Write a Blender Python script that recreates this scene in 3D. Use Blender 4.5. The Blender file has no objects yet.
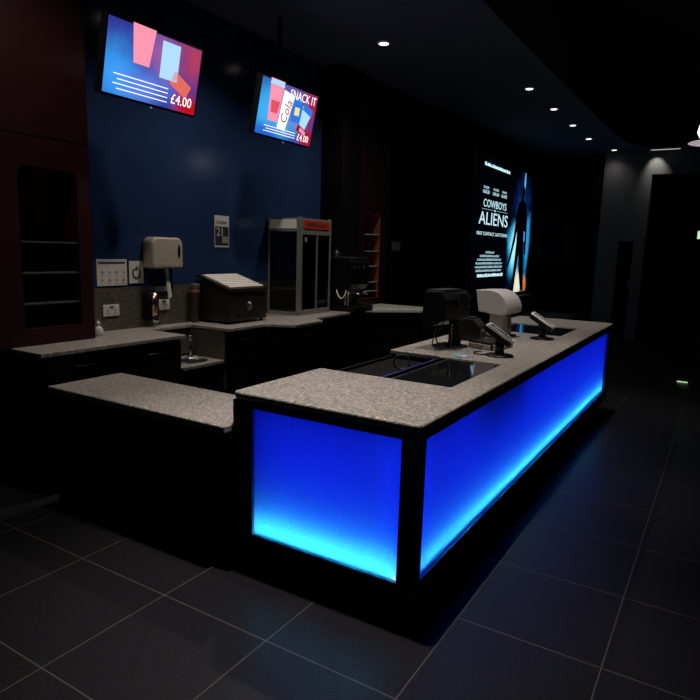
import bpy, bmesh, math, random
from mathutils import Vector, Matrix
random.seed(7)
R = math.radians
scn = bpy.context.scene
COL = scn.collection

# ---------------------------------------------------------------- camera
cam_d = bpy.data.cameras.new('camera')
cam_d.sensor_width = 36.0
cam_d.lens = 36.0 * 613.9 / 700.0
cam_d.clip_start = 0.05
cam_o = bpy.data.objects.new('camera', cam_d)
COL.objects.link(cam_o)
YAW, PITCH, ROLL = 0.545975, 0.162431, 0.0288978
fwd = Vector((-math.sin(YAW) * math.cos(PITCH), math.cos(YAW) * math.cos(PITCH), -math.sin(PITCH)))
rgt = Vector((math.cos(YAW), math.sin(YAW), 0))
upv = rgt.cross(fwd)
r2 = rgt * math.cos(ROLL) + upv * math.sin(ROLL)
u2 = upv * math.cos(ROLL) - rgt * math.sin(ROLL)
m = Matrix((r2, u2, -fwd)).transposed().to_4x4()
m.translation = Vector((0.9706, -2.1539, 1.6))
cam_o.matrix_world = m
scn.camera = cam_o

# ---------------------------------------------------------------- world, exposure
w = bpy.data.worlds.new('night')
scn.world = w
w.use_nodes = True
w.node_tree.nodes['Background'].inputs['Color'].default_value = (0.35, 0.45, 1.0, 1)
w.node_tree.nodes['Background'].inputs['Strength'].default_value = 0.012
scn.view_settings.view_transform = 'Standard'
scn.view_settings.look = 'None'
scn.view_settings.exposure = 0.0
scn.view_settings.gamma = 1.0
scn.view_settings.use_curve_mapping = False


def spot(name, loc, power, angle, color=(1, .93, .84), blend=.6, radius=.05, target=None, parent=None):
    d = bpy.data.lights.new(name, 'SPOT')
    d.energy = power
    d.color = color
    d.spot_size = R(angle)
    d.spot_blend = blend
    d.shadow_soft_size = radius
    o = bpy.data.objects.new(name, d)
    COL.objects.link(o)
    o.location = loc
    if target:
        o.rotation_euler = (Vector(target) - Vector(loc)).to_track_quat('-Z', 'Y').to_euler()
    if parent:
        o.parent = parent
        o.matrix_parent_inverse = Matrix.Translation(parent.location).inverted()
    return o


def area(name, loc, direction, sx, sy, power, color, xdir=None, spread=180):
    d = bpy.data.lights.new(name, 'AREA')
    d.shape = 'RECTANGLE'
    d.size, d.size_y = sx, sy
    d.spread = R(spread)
    d.energy = power
    d.color = color
    o = bpy.data.objects.new(name, d)
    COL.objects.link(o)
    z = -Vector(direction).normalized()
    x = Vector(xdir)
    x = (x - z * x.dot(z)).normalized()
    y = z.cross(x)
    mm = Matrix((x, y, z)).transposed().to_4x4()
    mm.translation = Vector(loc)
    o.matrix_world = mm
    return o


# downlights over the bar (their fixtures are built further down at the same places)
KEYS = [(-.42, .04, 4.5, 560), (-.47, 2.3, 4.5, 330), (-.47, 4.6, 4.5, 210)]
BACKS = [(-2.15, .10, 3.6, 60), (-2.15, 1.71, 3.6, 120), (-2.15, 3.45, 3.6, 95)]  # row added out of view to brighten the back worktops and blue wall
# light boxes inside the island: deep blue flood and a cyan strip along the foot
DEEP = (.004, .014, 1.0)
MIDB = (.006, .07, 1.0)
CYAN = (.045, .75, 1.0)

# ---------------------------------------------------------------- materials
MATS = {}


def nt(name):
    mt = bpy.data.materials.new(name)
    mt.use_nodes = True
    b = mt.node_tree.nodes['Principled BSDF']
    return mt, mt.node_tree, b


def mat(name, col, rough=.5, metal=0., var=.0, scale=30., spec=.5, bump=0., emit=None, es=0.):
    if name in MATS:
        return MATS[name]
    mt, t, b = nt(name)
    b.inputs['Base Color'].default_value = (*col, 1)
    b.inputs['Roughness'].default_value = rough
    b.inputs['Metallic'].default_value = metal
    b.inputs['Specular IOR Level'].default_value = spec
    if emit:
        b.inputs['Emission Color'].default_value = (*emit, 1)
        b.inputs['Emission Strength'].default_value = es
    tc = t.nodes.new('ShaderNodeTexCoord')
    n = t.nodes.new('ShaderNodeTexNoise')
    n.inputs['Scale'].default_value = scale
    n.inputs['Detail'].default_value = 4
    t.links.new(tc.outputs['Object'], n.inputs['Vector'])
    v = max(var, .04)
    mx = t.nodes.new('ShaderNodeMix')
    mx.data_type = 'RGBA'
    mx.inputs['A'].default_value = (*[c * (1 - v) for c in col], 1)
    mx.inputs['B'].default_value = (*[min(1, c * (1 + v)) for c in col], 1)
    t.links.new(n.outputs['Fac'], mx.inputs['Factor'])
    t.links.new(mx.outputs['Result'], b.inputs['Base Color'])
    if bump:
        bp = t.nodes.new('ShaderNodeBump')
        bp.inputs['Strength'].default_value = bump
        bp.inputs['Distance'].default_value = .002
        t.links.new(n.outputs['Fac'], bp.inputs['Height'])
        t.links.new(bp.outputs['Normal'], b.inputs['Normal'])
    MATS[name] = mt
    return mt


def granite(name, dark, mid, light, rough=.3):
    mt, t, b = nt(name)
    b.inputs['Roughness'].default_value = rough
    tc = t.nodes.new('ShaderNodeTexCoord')
    v = t.nodes.new('ShaderNodeTexVoronoi')
    v.inputs['Scale'].default_value = 140
    t.links.new(tc.outputs['Object'], v.inputs['Vector'])
    sep = t.nodes.new('ShaderNodeSeparateColor')
    t.links.new(v.outputs['Color'], sep.inputs['Color'])
    cr = t.nodes.new('ShaderNodeValToRGB')
    e = cr.color_ramp.elements
    e[0].position, e[0].color = 0., (*dark, 1)
    e[1].position, e[1].color = 1., (*light, 1)
    k = e.new(.35)
    k.color = (*mid, 1)
    k = e.new(.7)
    k.color = (*[c * 1.15 for c in mid], 1)
    t.links.new(sep.outputs[0], cr.inputs['Fac'])
    # tint of each chip drifts between warm and cool
    hs = t.nodes.new('ShaderNodeMix')
    hs.data_type = 'RGBA'
    hs.blend_type = 'MULTIPLY'
    hs.inputs['Factor'].default_value = .35
    t.links.new(cr.outputs['Color'], hs.inputs['A'])
    t.links.new(v.outputs['Color'], hs.inputs['B'])
    t.links.new(hs.outputs['Result'], b.inputs['Base Color'])
    MATS[name] = mt
    return mt


def floor_material():
    mt, t, b = nt('floor_tiles')
    N, L = t.nodes, t.links
    tc = N.new('ShaderNodeTexCoord')
    s = N.new('ShaderNodeSeparateXYZ')
    L.new(tc.outputs['Object'], s.inputs['Vector'])

    def line(sock, off):
        a = N.new('ShaderNodeMath'); a.operation = 'SUBTRACT'; a.inputs[1].default_value = off
        L.new(sock, a.inputs[0])
        d = N.new('ShaderNodeMath'); d.operation = 'DIVIDE'; d.inputs[1].default_value = .6
        L.new(a.outputs[0], d.inputs[0])
        r = N.new('ShaderNodeMath'); r.operation = 'ROUND'
        L.new(d.outputs[0], r.inputs[0])
        q = N.new('ShaderNodeMath'); q.operation = 'SUBTRACT'
        L.new(d.outputs[0], q.inputs[0]); L.new(r.outputs[0], q.inputs[1])
        ab = N.new('ShaderNodeMath'); ab.operation = 'ABSOLUTE'
        L.new(q.outputs[0], ab.inputs[0])
        lt = N.new('ShaderNodeMath'); lt.operation = 'LESS_THAN'; lt.inputs[1].default_value = .0042
        L.new(ab.outputs[0], lt.inputs[0])
        return lt.outputs[0]
    lx, ly = line(s.outputs['X'], .31), line(s.outputs['Y'], 0.)
    mxm = N.new('ShaderNodeMath'); mxm.operation = 'MAXIMUM'
    L.new(lx, mxm.inputs[0]); L.new(ly, mxm.inputs[1])
    n = N.new('ShaderNodeTexNoise'); n.inputs['Scale'].default_value = 90; n.inputs['Detail'].default_value = 5
    L.new(tc.outputs['Object'], n.inputs['Vector'])
    cr = N.new('ShaderNodeValToRGB')
    cr.color_ramp.elements[0].position = .3
    cr.color_ramp.elements[0].color = (.0085, .008, .0095, 1)
    cr.color_ramp.elements[1].position = .75
    cr.color_ramp.elements[1].color = (.022, .021, .025, 1)
    L.new(n.outputs['Fac'], cr.inputs['Fac'])
    mx = N.new('ShaderNodeMix'); mx.data_type = 'RGBA'
    mx.inputs['B'].default_value = (.10, .08, .07, 1)
    L.new(mxm.outputs[0], mx.inputs['Factor']); L.new(cr.outputs['Color'], mx.inputs['A'])
    L.new(mx.outputs['Result'], b.inputs['Base Color'])
    b.inputs['Roughness'].default_value = .42
    b.inputs['Specular IOR Level'].default_value = .12
    return mt


def panel_material():
    mt = bpy.data.materials.new('opal_acrylic')
    mt.use_nodes = True
    t = mt.node_tree
    t.nodes.remove(t.nodes['Principled BSDF'])
    out = t.nodes['Material Output']
    tr = t.nodes.new('ShaderNodeBsdfTranslucent')
    tr.inputs['Color'].default_value = (.9, .9, .9, 1)
    tc = t.nodes.new('ShaderNodeTexCoord')
    nz = t.nodes.new('ShaderNodeTexNoise')
    nz.inputs['Scale'].default_value = 160
    t.links.new(tc.outputs['Object'], nz.inputs['Vector'])
    cr = t.nodes.new('ShaderNodeValToRGB')
    cr.color_ramp.elements[0].position = .3
    cr.color_ramp.elements[0].color = (.72, .72, .72, 1)
    cr.color_ramp.elements[1].position = .7
    cr.color_ramp.elements[1].color = (.95, .95, .95, 1)
    t.links.new(nz.outputs['Fac'], cr.inputs['Fac'])
    t.links.new(cr.outputs['Color'], tr.inputs['Color'])
    gl = t.nodes.new('ShaderNodeBsdfGlossy')
    gl.inputs['Roughness'].default_value = .3
    mx = t.nodes.new('ShaderNodeMixShader')
    mx.inputs[0].default_value = .02
    t.links.new(tr.outputs[0], mx.inputs[1])
    t.links.new(gl.outputs[0], mx.inputs[2])
    t.links.new(mx.outputs[0], out.inputs['Surface'])
    return mt


def glass_material(name, tint=(.9, .95, 1), refl=.06, rough=.03):
    mt = bpy.data.materials.new(name)
    mt.use_nodes = True
    t = mt.node_tree
    t.nodes.remove(t.nodes['Principled BSDF'])
    out = t.nodes['Material Output']
    tr = t.nodes.new('ShaderNodeBsdfTransparent')
    tr.inputs['Color'].default_value = (*tint, 1)
    gl = t.nodes.new('ShaderNodeBsdfGlossy')
    gl.inputs['Roughness'].default_value = rough
    fr = t.nodes.new('ShaderNodeFresnel')
    fr.inputs['IOR'].default_value = 1.45
    mx = t.nodes.new('ShaderNodeMixShader')
    t.links.new(fr.outputs[0], mx.inputs[0])
    t.links.new(tr.outputs[0], mx.inputs[1])
    t.links.new(gl.outputs[0], mx.inputs[2])
    t.links.new(mx.outputs[0], out.inputs['Surface'])
    return mt


def emis(name, col, s):
    if name in MATS:
        return MATS[name]
    mt = bpy.data.materials.new(name)
    mt.use_nodes = True
    t = mt.node_tree
    t.nodes.remove(t.nodes['Principled BSDF'])
    e = t.nodes.new('ShaderNodeEmission')
    e.inputs['Color'].default_value = (*col, 1)
    e.inputs['Strength'].default_value = s
    t.links.new(e.outputs[0], t.nodes['Material Output'].inputs['Surface'])
    MATS[name] = mt
    return mt


def picture(name, layers, base, strength, nscale=2.5, hard=.45):
    """printed / displayed picture: soft blobs of colour laid over a base, in metres on the picture itself
    layers: (cx, cz, rx, rz, colour, amount)"""
    mt = bpy.data.materials.new(name)
    mt.use_nodes = True
    t = mt.node_tree
    N, L = t.nodes, t.links
    N.remove(N['Principled BSDF'])
    e = N.new('ShaderNodeEmission')
    e.inputs['Strength'].default_value = strength
    L.new(e.outputs[0], N['Material Output'].inputs['Surface'])
    tc = N.new('ShaderNodeTexCoord')
    nz = N.new('ShaderNodeTexNoise')
    nz.inputs['Scale'].default_value = nscale
    nz.inputs['Detail'].default_value = 6
    L.new(tc.outputs['Object'], nz.inputs['Vector'])
    rgb = N.new('ShaderNodeRGB')
    rgb.outputs[0].default_value = (*base, 1)
    cur = rgb.outputs[0]
    for cx, cz, rx, rz, colr, amt in layers:
        mp = N.new('ShaderNodeMapping')
        mp.vector_type = 'TEXTURE'
        mp.inputs['Location'].default_value = (0, cx, cz)
        mp.inputs['Scale'].default_value = (1e3, rx, rz)
        L.new(tc.outputs['Object'], mp.inputs['Vector'])
        ln = N.new('ShaderNodeVectorMath'); ln.operation = 'LENGTH'
        L.new(mp.outputs[0], ln.inputs[0])
        ad = N.new('ShaderNodeMath'); ad.operation = 'MULTIPLY_ADD'
        L.new(nz.outputs['Fac'], ad.inputs[0]); ad.inputs[1].default_value = .9
        L.new(ln.outputs['Value'], ad.inputs[2])
        mr = N.new('ShaderNodeMapRange')
        mr.interpolation_type = 'SMOOTHSTEP'
        mr.inputs['From Min'].default_value = 1.45
        mr.inputs['From Max'].default_value = hard
        mr.inputs['To Min'].default_value = 0
        mr.inputs['To Max'].default_value = amt
        L.new(ad.outputs[0], mr.inputs['Value'])
        mx = N.new('ShaderNodeMix'); mx.data_type = 'RGBA'
        L.new(mr.outputs[0], mx.inputs['Factor'])
        L.new(cur, mx.inputs['A'])
        mx.inputs['B'].default_value = (*colr, 1)
        cur = mx.outputs['Result']
    L.new(cur, e.inputs['Color'])
    return mt


M_TOP = granite('speckled_solid_surface', (.16, .145, .13), (.34, .315, .285), (.68, .64, .58), .32)
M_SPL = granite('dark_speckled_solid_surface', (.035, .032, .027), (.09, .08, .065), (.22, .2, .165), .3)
M_BLACK = mat('black_laminate', (.003, .003, .0035), .5, spec=.1)
M_FRAME = mat('black_solid_surface', (.005, .005, .006), .45, spec=.15, var=.4, scale=200)
M_FLOOR = floor_material()
M_PANEL = panel_material()
M_WHITEIN = mat('grey_cavity', (.12, .12, .14), .8)
M_BLUE = mat('blue_glossy_paint', (.017, .035, .100), .15, spec=.3, var=.1, scale=3)
M_WALLBLK = mat('black_wall', (.0035, .0025, .003), .7, spec=.1, var=.3, scale=4)
M_GREY = mat('grey_plaster', (.10, .10, .11), .8, var=.15, scale=3)
M_RED = mat('dark_red_panel', (.023, .0052, .006), .4, spec=.25, var=.15, scale=8)
M_REDIN = mat('red_niche_lining', (.030, .004, .004), .5, spec=.2, var=.2, scale=6)
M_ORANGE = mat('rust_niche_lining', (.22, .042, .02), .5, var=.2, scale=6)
M_CEIL = mat('slate_blue_ceiling', (.07, .085, .15), .85, var=.1, scale=2)
M_CEILHI = mat('black_ceiling', (.008, .008, .010), .9)
M_STEEL = mat('brushed_steel', (.42, .42, .43), .28, 1., var=.1, scale=60)
M_ALU = mat('anodised_aluminium', (.42, .41, .38), .4, .7, var=.05)
M_CHROME = mat('chrome', (.7, .7, .72), .08, 1.)
M_CREAM = mat('cream_plastic', (.37, .32, .26), .4, var=.04)
M_PAPER = mat('white_paper', (.58, .56, .52), .8)
M_WHITE = mat('white_plastic', (.60, .58, .54), .35)
M_DKPL = mat('black_plastic', (.005, .005, .006), .35, spec=.35, var=.1)
M_DKGR = mat('charcoal_plastic', (.022, .022, .025), .4, spec=.4)
M_MIDGR = mat('grey_plastic', (.58, .53, .53), .25, var=.06)
M_INK = mat('navy_print', (.01, .012, .03), .7)
M_REDINK = mat('red_print', (.16, .02, .012), .6)
M_GLASS = glass_material('clear_glass')
M_SMOKE = glass_material('smoked_glass', (.30, .32, .36))
M_SHELF = mat('glass_shelf_edge', (.45, .55, .48), .2, var=.05)
M_SHELF2 = mat('dull_glass_shelf', (.07, .08, .075), .3, var=.05)

# ---------------------------------------------------------------- mesh helpers


def box(bm, x0, x1, y0, y1, z0, z1, mi=0):
    vs = [bm.verts.new(p) for p in ((x0, y0, z0), (x1, y0, z0), (x1, y1, z0), (x0, y1, z0),
                                    (x0, y0, z1), (x1, y0, z1), (x1, y1, z1), (x0, y1, z1))]
    for f in ((0, 3, 2, 1), (4, 5, 6, 7), (0, 1, 5, 4), (1, 2, 6, 5), (2, 3, 7, 6), (3, 0, 4, 7)):
        fc = bm.faces.new([vs[i] for i in f])
        fc.material_index = mi
    return vs


def prism(bm, pts, axis, a0, a1, mi=0):
    """extrude a 2D outline along axis ('x': pts are (y,z); 'y': (x,z); 'z': (x,y))"""
    def P(p, a):
        return {'x': (a, p[0], p[1]), 'y': (p[0], a, p[1]), 'z': (p[0], p[1], a)}[axis]
    A = [bm.verts.new(P(p, a0)) for p in pts]
    B = [bm.verts.new(P(p, a1)) for p in pts]
    n = len(pts)
    bm.faces.new(A).material_index = mi
    bm.faces.new(list(reversed(B))).material_index = mi
    for i in range(n):
        bm.faces.new((A[i], B[i], B[(i + 1) % n], A[(i + 1) % n])).material_index = mi
    bmesh.ops.recalc_face_normals(bm, faces=bm.faces)


def slab(bm, rects, z0, z1, holes=()):
    xs = sorted({v for r in list(rects) + list(holes) for v in r[:2]})
    ys = sorted({v for r in list(rects) + list(holes) for v in r[2:]})
    inside = {}
    for i in range(len(xs) - 1):
        for j in range(len(ys) - 1):
            cx, cy = (xs[i] + xs[i + 1]) / 2, (ys[j] + ys[j + 1]) / 2
            a = any(r[0] < cx < r[1] and r[2] < cy < r[3] for r in rects)
            b = any(r[0] < cx < r[1] and r[2] < cy < r[3] for r in holes)
            inside[i, j] = a and not b
    V = {}

    def v(i, j, k):
        if (i, j, k) not in V:
            V[i, j, k] = bm.verts.new((xs[i], ys[j], (z0, z1)[k]))
        return V[i, j, k]
    for (i, j), on in inside.items():
        if not on:
            continue
        bm.faces.new((v(i, j, 1), v(i + 1, j, 1), v(i + 1, j + 1, 1), v(i, j + 1, 1)))
        bm.faces.new((v(i, j, 0), v(i, j + 1, 0), v(i + 1, j + 1, 0), v(i + 1, j, 0)))
        if not inside.get((i, j - 1)):
            bm.faces.new((v(i, j, 0), v(i + 1, j, 0), v(i + 1, j, 1), v(i, j, 1)))
        if not inside.get((i + 1, j)):
            bm.faces.new((v(i + 1, j, 0), v(i + 1, j + 1, 0), v(i + 1, j + 1, 1), v(i + 1, j, 1)))
        if not inside.get((i, j + 1)):
            bm.faces.new((v(i + 1, j + 1, 0), v(i, j + 1, 0), v(i, j + 1, 1), v(i + 1, j + 1, 1)))
        if not inside.get((i - 1, j)):
            bm.faces.new((v(i, j + 1, 0), v(i, j, 0), v(i, j, 1), v(i, j + 1, 1)))


def cyl(bm, a, b, r0, r1=None, n=20, cap=True):
    r1 = r0 if r1 is None else r1
    a, b = Vector(a), Vector(b)
    d = (b - a).normalized()
    x = d.orthogonal().normalized()
    y = d.cross(x)
    A = [bm.verts.new(a + (x * math.cos(t) + y * math.sin(t)) * r0) for t in [2 * math.pi * k / n for k in range(n)]]
    B = [bm.verts.new(b + (x * math.cos(t) + y * math.sin(t)) * r1) for t in [2 * math.pi * k / n for k in range(n)]]
    for i in range(n):
        bm.faces.new((A[i], A[(i + 1) % n], B[(i + 1) % n], B[i])).smooth = True
    if cap:
        bm.faces.new(list(reversed(A)))
        bm.faces.new(B)


def lathe(bm, c, prof, n=28, smooth=True):
    c = Vector(c)
    rings = []
    for r, z in prof:
        rings.append([bm.verts.new(c + Vector((r * math.cos(2 * math.pi * k / n), r * math.sin(2 * math.pi * k / n), z))) for k in range(n)])
    for A, B in zip(rings, rings[1:]):
        for i in range(n):
            bm.faces.new((A[i], A[(i + 1) % n], B[(i + 1) % n], B[i])).smooth = smooth
    bm.faces.new(list(reversed(rings[0])))
    bm.faces.new(rings[-1])


def tube(bm, pts, r, n=8):
    pts = [Vector(p) for p in pts]
    rings = []
    for i, p in enumerate(pts):
        d = (pts[min(i + 1, len(pts) - 1)] - pts[max(i - 1, 0)]).normalized()
        x = d.cross(Vector((.13, .2, .97))).normalized()
        y = d.cross(x)
        rings.append([bm.verts.new(p + (x * math.cos(2 * math.pi * k / n) + y * math.sin(2 * math.pi * k / n)) * r) for k in range(n)])
    for A, B in zip(rings, rings[1:]):
        for i in range(n):
            bm.faces.new((A[i], A[(i + 1) % n], B[(i + 1) % n], B[i])).smooth = True
    bm.faces.new(list(reversed(rings[0])))
    bm.faces.new(rings[-1])


def curve_pts(pts, n=8):
    """Catmull-Rom through the points"""
    P = [Vector(p) for p in pts]
    P = [P[0] * 2 - P[1]] + P + [P[-1] * 2 - P[-2]]
    out = []
    for i in range(1, len(P) - 2):
        for k in range(n):
            t = k / n
            out.append(.5 * ((2 * P[i]) + (P[i + 1] - P[i - 1]) * t + (2 * P[i - 1] - 5 * P[i] + 4 * P[i + 1] - P[i + 2]) * t * t
                             + (3 * P[i] - P[i - 1] - 3 * P[i + 1] + P[i + 2]) * t ** 3))
    out.append(P[-2])
    return out


def obj(name, bm, material, parent=None, bevel=0., seg=2, xf=None):
    if xf is not None:
        bmesh.ops.transform(bm, matrix=xf, verts=bm.verts)
    bmesh.ops.recalc_face_normals(bm, faces=bm.faces)
    # the mesh is kept in the frame of its thing's origin
    if parent is not None:
        org = world_loc(parent)
    else:
        zs = [v.co for v in bm.verts]
        org = Vector(((min(v.x for v in zs) + max(v.x for v in zs)) / 2, (min(v.y for v in zs) + max(v.y for v in zs)) / 2, min(v.z for v in zs)))
    bmesh.ops.translate(bm, verts=bm.verts, vec=-org)
    me = bpy.data.meshes.new(name)
    bm.to_mesh(me)
    bm.free()
    for mm in (material if isinstance(material, (list, tuple)) else [material]):
        me.materials.append(mm)
    o = bpy.data.objects.new(name, me)
    COL.objects.link(o)
    if parent is not None:
        o.parent = parent
    else:
        o.location = org
    if bevel:
        b = o.modifiers.new('bevel', 'BEVEL')
        b.width = bevel
        b.segments = seg
        b.limit_method = 'ANGLE'
        b.angle_limit = R(35)
    return o


def world_loc(o):
    v = Vector(o.location)
    while o.parent:
        o = o.parent
        v = v + Vector(o.location)
    return v


def tag(o, label, cat, group=None):
    o['label'] = label
    o['category'] = cat
    if group:
        o['group'] = group
    return o


def thing(name, label, cat, loc, group=None):
    o = bpy.data.objects.new(name, None)
    COL.objects.link(o)
    o.location = loc
    o.empty_display_size = .1
    return tag(o, label, cat, group)


def struct(name, bm, material, **k):
    o = obj(name, bm, material, **k)
    o['kind'] = 'structure'
    return o


def B(*boxes):
    bm = bmesh.new()
    for b in boxes:
        box(bm, *b)
    return bm


def lettering(name, text, size, loc, material, parent, xs=1., depth=.001, align='LEFT', rot=None, spacing=1., label=None):
    """raised letters standing on a wall that faces +X, reading towards +Y"""
    c = bpy.data.curves.new(name, 'FONT')
    c.body = text
    c.size = size
    c.extrude = depth
    c.align_x = align
    c.space_character = spacing
    c.resolution_u = 3
    tmp = bpy.data.objects.new(name + '_curve', c)
    COL.objects.link(tmp)
    dg = bpy.context.evaluated_depsgraph_get()
    me = bpy.data.meshes.new_from_object(tmp.evaluated_get(dg))
    bpy.data.objects.remove(tmp)
    bpy.data.curves.remove(c)
    mm = rot if rot is not None else Matrix(((0, 0, 1), (1, 0, 0), (0, 1, 0))).to_4x4()
    for v in me.vertices:
        v.co.x *= xs
    me.transform(Matrix.Translation(Vector(loc) - world_loc(parent)) @ mm)
    me.materials.clear()
    me.materials.append(material)
    me.name = name
    o = bpy.data.objects.new(name, me)
    COL.objects.link(o)
    o.parent = parent
    if label:
        o['label'] = label
    return o


def copy_thing(root, offset, label):
    r = root.copy()
    COL.objects.link(r)
    r.location = Vector(root.location) + Vector(offset)
    r['label'] = label
    for ch in list(root.children):
        c = ch.copy()
        COL.objects.link(c)
        c.parent = r
        for g in list(ch.children):
            d = g.copy()
            COL.objects.link(d)
            d.parent = c
    return r


# ================================================================ the room
struct('floor', B((-4.2, 5, -7, 13.5, -.1, 0)), M_FLOOR)
# left wall: blue bay, black pillar, dark stretch, thicker stretch that carries the light box
struct('wall_left_blue', B((-3.32, -3.12, .61, 3.83, 0, 3.6)), M_BLUE)
bm = bmesh.new()
box(bm, -3.32, -2.84, 3.83, 4.24, 0, 3.6)
box(bm, -3.32, -2.84, 4.98, 6.3, 0, 3.6)
box(bm, -3.32, -2.72, 6.3, 11.0, 0, 3.6)
struct('wall_left', bm, M_WALLBLK)
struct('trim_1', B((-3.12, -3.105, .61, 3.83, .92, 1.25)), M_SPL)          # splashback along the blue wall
struct('wall_left_near', B((-3.32, -2.84, -7, -1.6, 0, 3.6)), M_WALLBLK)
# far wall with its doorway and the black opening to its right
bm = bmesh.new()
box(bm, -3.32, -1.31, 11.0, 11.2, 0, 3.6)
struct('wall_far', bm, M_WALLBLK)
bm = bmesh.new()
box(bm, -1.31, -.93, 10.93, 11.2, 0, 3.6)
box(bm, -.93, -.66, 10.93, 11.2, 1.9, 3.6)
box(bm, -.66, -.46, 10.93, 11.2, 0, 3.6)
box(bm, -.46, 5, 10.93, 11.2, 3.15, 3.6)
bmesh.ops.remove_doubles(bm, verts=bm.verts, dist=1e-5)
struct('wall_far_grey', bm, M_GREY)
struct('wall_far_corridor', B((-1.6, 5, 13.2, 13.4, 0, 3.6)), M_WALLBLK)
dr = struct('door_1', B((-.925, -.665, 11.1, 11.15, 0, 1.895)), M_BLACK)
bm = bmesh.new()
tube(bm, [(-.70, 11.09, .9), (-.70, 11.05, .9), (-.70, 11.05, 1.15), (-.70, 11.09, 1.15)], .008)
obj('door_handle', bm, M_STEEL, dr)
struct('wall_right', B((5, 5.2, -7, 13.5, 0, 4.6)), M_WALLBLK)
# low slate-blue soffit with its curved edge, black high ceiling beyond it
edge = curve_pts([(-.96, -7, 0), (-.96, 0, 0), (-.95, 4, 0), (-.95, 5.9, 0), (-.92, 7.3, 0), (-.89, 8.8, 0), (-.78, 10.1, 0), (-.40, 10.95, 0), (.3, 11.5, 0), (2, 11.9, 0), (5, 12, 0)], 6)
poly = [(p.x, p.y) for p in edge] + [(5, 13.5), (-3.32, 13.5), (-3.32, -7)]
bm = bmesh.new()
prism(bm, poly, 'z', 3.6, 3.62)
struct('ceiling', bm, M_CEIL)
bm = bmesh.new()
A = [bm.verts.new((p.x - .004, p.y, 3.62)) for p in edge]
Bv = [bm.verts.new((p.x - .004, p.y, 4.6)) for p in edge]
C_ = [bm.verts.new((p.x - .034, p.y, 3.62)) for p in edge]
D_ = [bm.verts.new((p.x - .034, p.y, 4.6)) for p in edge]
for i in range(len(edge) - 1):
    bm.faces.new((A[i], A[i + 1], Bv[i + 1], Bv[i]))
    bm.faces.new((C_[i], C_[i + 1], D_[i + 1], D_[i]))
    bm.faces.new((A[i], A[i + 1], C_[i + 1], C_[i]))
    bm.faces.new((Bv[i], Bv[i + 1], D_[i + 1], D_[i]))
struct('trim_2', bm, M_CEILHI)
struct('ceiling_high', B((-1.2, 5, -7, 13.5, 4.6, 4.65)), M_CEILHI)

# ================================================================ red shelving units with niches


def niche_unit(name, label, y0, y1, ny0, ny1, nz0, nz1, z0, z1, shelves, lining, shelf_label=None, depth=.22, xf=-2.84):
    t = thing(name, label, 'shelving unit', (xf - .14, (y0 + y1) / 2, z0))
    bm = bmesh.new()
    r = .06
    n = 6
    arc = lambda cy, cz, a0, a1: [(cy + r * math.cos(a0 + (a1 - a0) * k / n), cz + r * math.sin(a0 + (a1 - a0) * k / n)) for k in range(n + 1)]
    hole = [(ny0, nz0), (ny1, nz0)] + arc(ny1 - r, nz1 - r, 0, math.pi / 2) + arc(ny0 + r, nz1 - r, math.pi / 2, math.pi)
    # front skin with the opening: strips around it
    xb = xf - .02

    def quad(a, b, c, d):
        for x in (xf, xb):
            bm.faces.new([bm.verts.new((x, p[0], p[1])) for p in (a, b, c, d)])
    quad((y0, z0), (y1, z0), (y1, nz0), (y0, nz0))
    quad((y0, nz0), (ny0, nz0), (ny0, nz1 - r), (y0, nz1 - r))
    quad((ny1, nz0), (y1, nz0), (y1, nz1 - r), (ny1, nz1 - r))
    ra = arc(ny1 - r, nz1 - r, 0, math.pi / 2)
    la = arc(ny0 + r, nz1 - r, math.pi / 2, math.pi)
    top = [(y0, nz1 - r)] + list(reversed(la)) + list(reversed(ra)) + [(y1, nz1 - r), (y1, z1), (y0, z1)]
    for x in (xf, xb):
        bm.faces.new([bm.verts.new((x, p[0], p[1])) for p in top])
    # outer sides and top
    for yy in (y0, y1):
        box(bm, xf - .28, xb, min(yy, yy + (.012 if yy == y0 else -.012)), max(yy, yy + (.012 if yy == y0 else -.012)), z0, z1)
    box(bm, xf - .28, xb, y0 + .012, y1 - .012, z1 - .02, z1)
    obj('body', bm, M_RED, t)
    # lining of the niche
    bm = bmesh.new()
    F = [bm.verts.new((xf - .001, p[0], p[1])) for p in hole]
    K = [bm.verts.new((xf - depth, p[0], p[1])) for p in hole]
    for i in range(len(hole)):
        j = (i + 1) % len(hole)
        bm.faces.new((F[i], F[j], K[j], K[i]))
    bm.faces.new(K)
    obj('niche_lining', bm, lining, t)
    # seam between the upper and the lower panel
    obj('panel_seam', B((xf - .003, xf + .002, y0, y1, 2.245, 2.252)), M_BLACK, t)
    for z in shelves:
        obj('shelf', B((xf - depth + .005, xf - .012, ny0 + .002, ny1 - .002, z - .005, z + .005)), M_SHELF if lining is M_ORANGE else M_SHELF2, t)
    return t


niche_unit('shelving_unit', 'tall dark red shelving unit standing on the left end of the back worktop',
           -1.6, .608, .10, .51, 1.03, 2.06, .921, 3.59, (1.19, 1.39, 1.59), M_REDIN)
niche_unit('shelving_unit', 'dark red unit right of the espresso machine with five shelves in rust niche',
           4.245, 4.975, 4.385, 4.77, 1.0, 2.05, .921, 3.59, (1.09, 1.20, 1.40, 1.585, 1.79), M_ORANGE)

# ================================================================ island counter
H = .92
isl = thing('island_counter', 'long black service island with glowing blue side panels', 'counter', (-.5, 2.35, 0))
P0, P1 = .014, .02              # how far the panels sit back
zb, zt = .222, .848
bm = bmesh.new()
# end face frame (plane y=0)
box(bm, -.985, -.866, 0, .06, .12, .88)
box(bm, -.082, 0, 0, .066, .12, .88)
box(bm, -.866, -.082, 0, .06, .12, zb)
box(bm, -.866, -.082, 0, .06, zt, .88)
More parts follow.
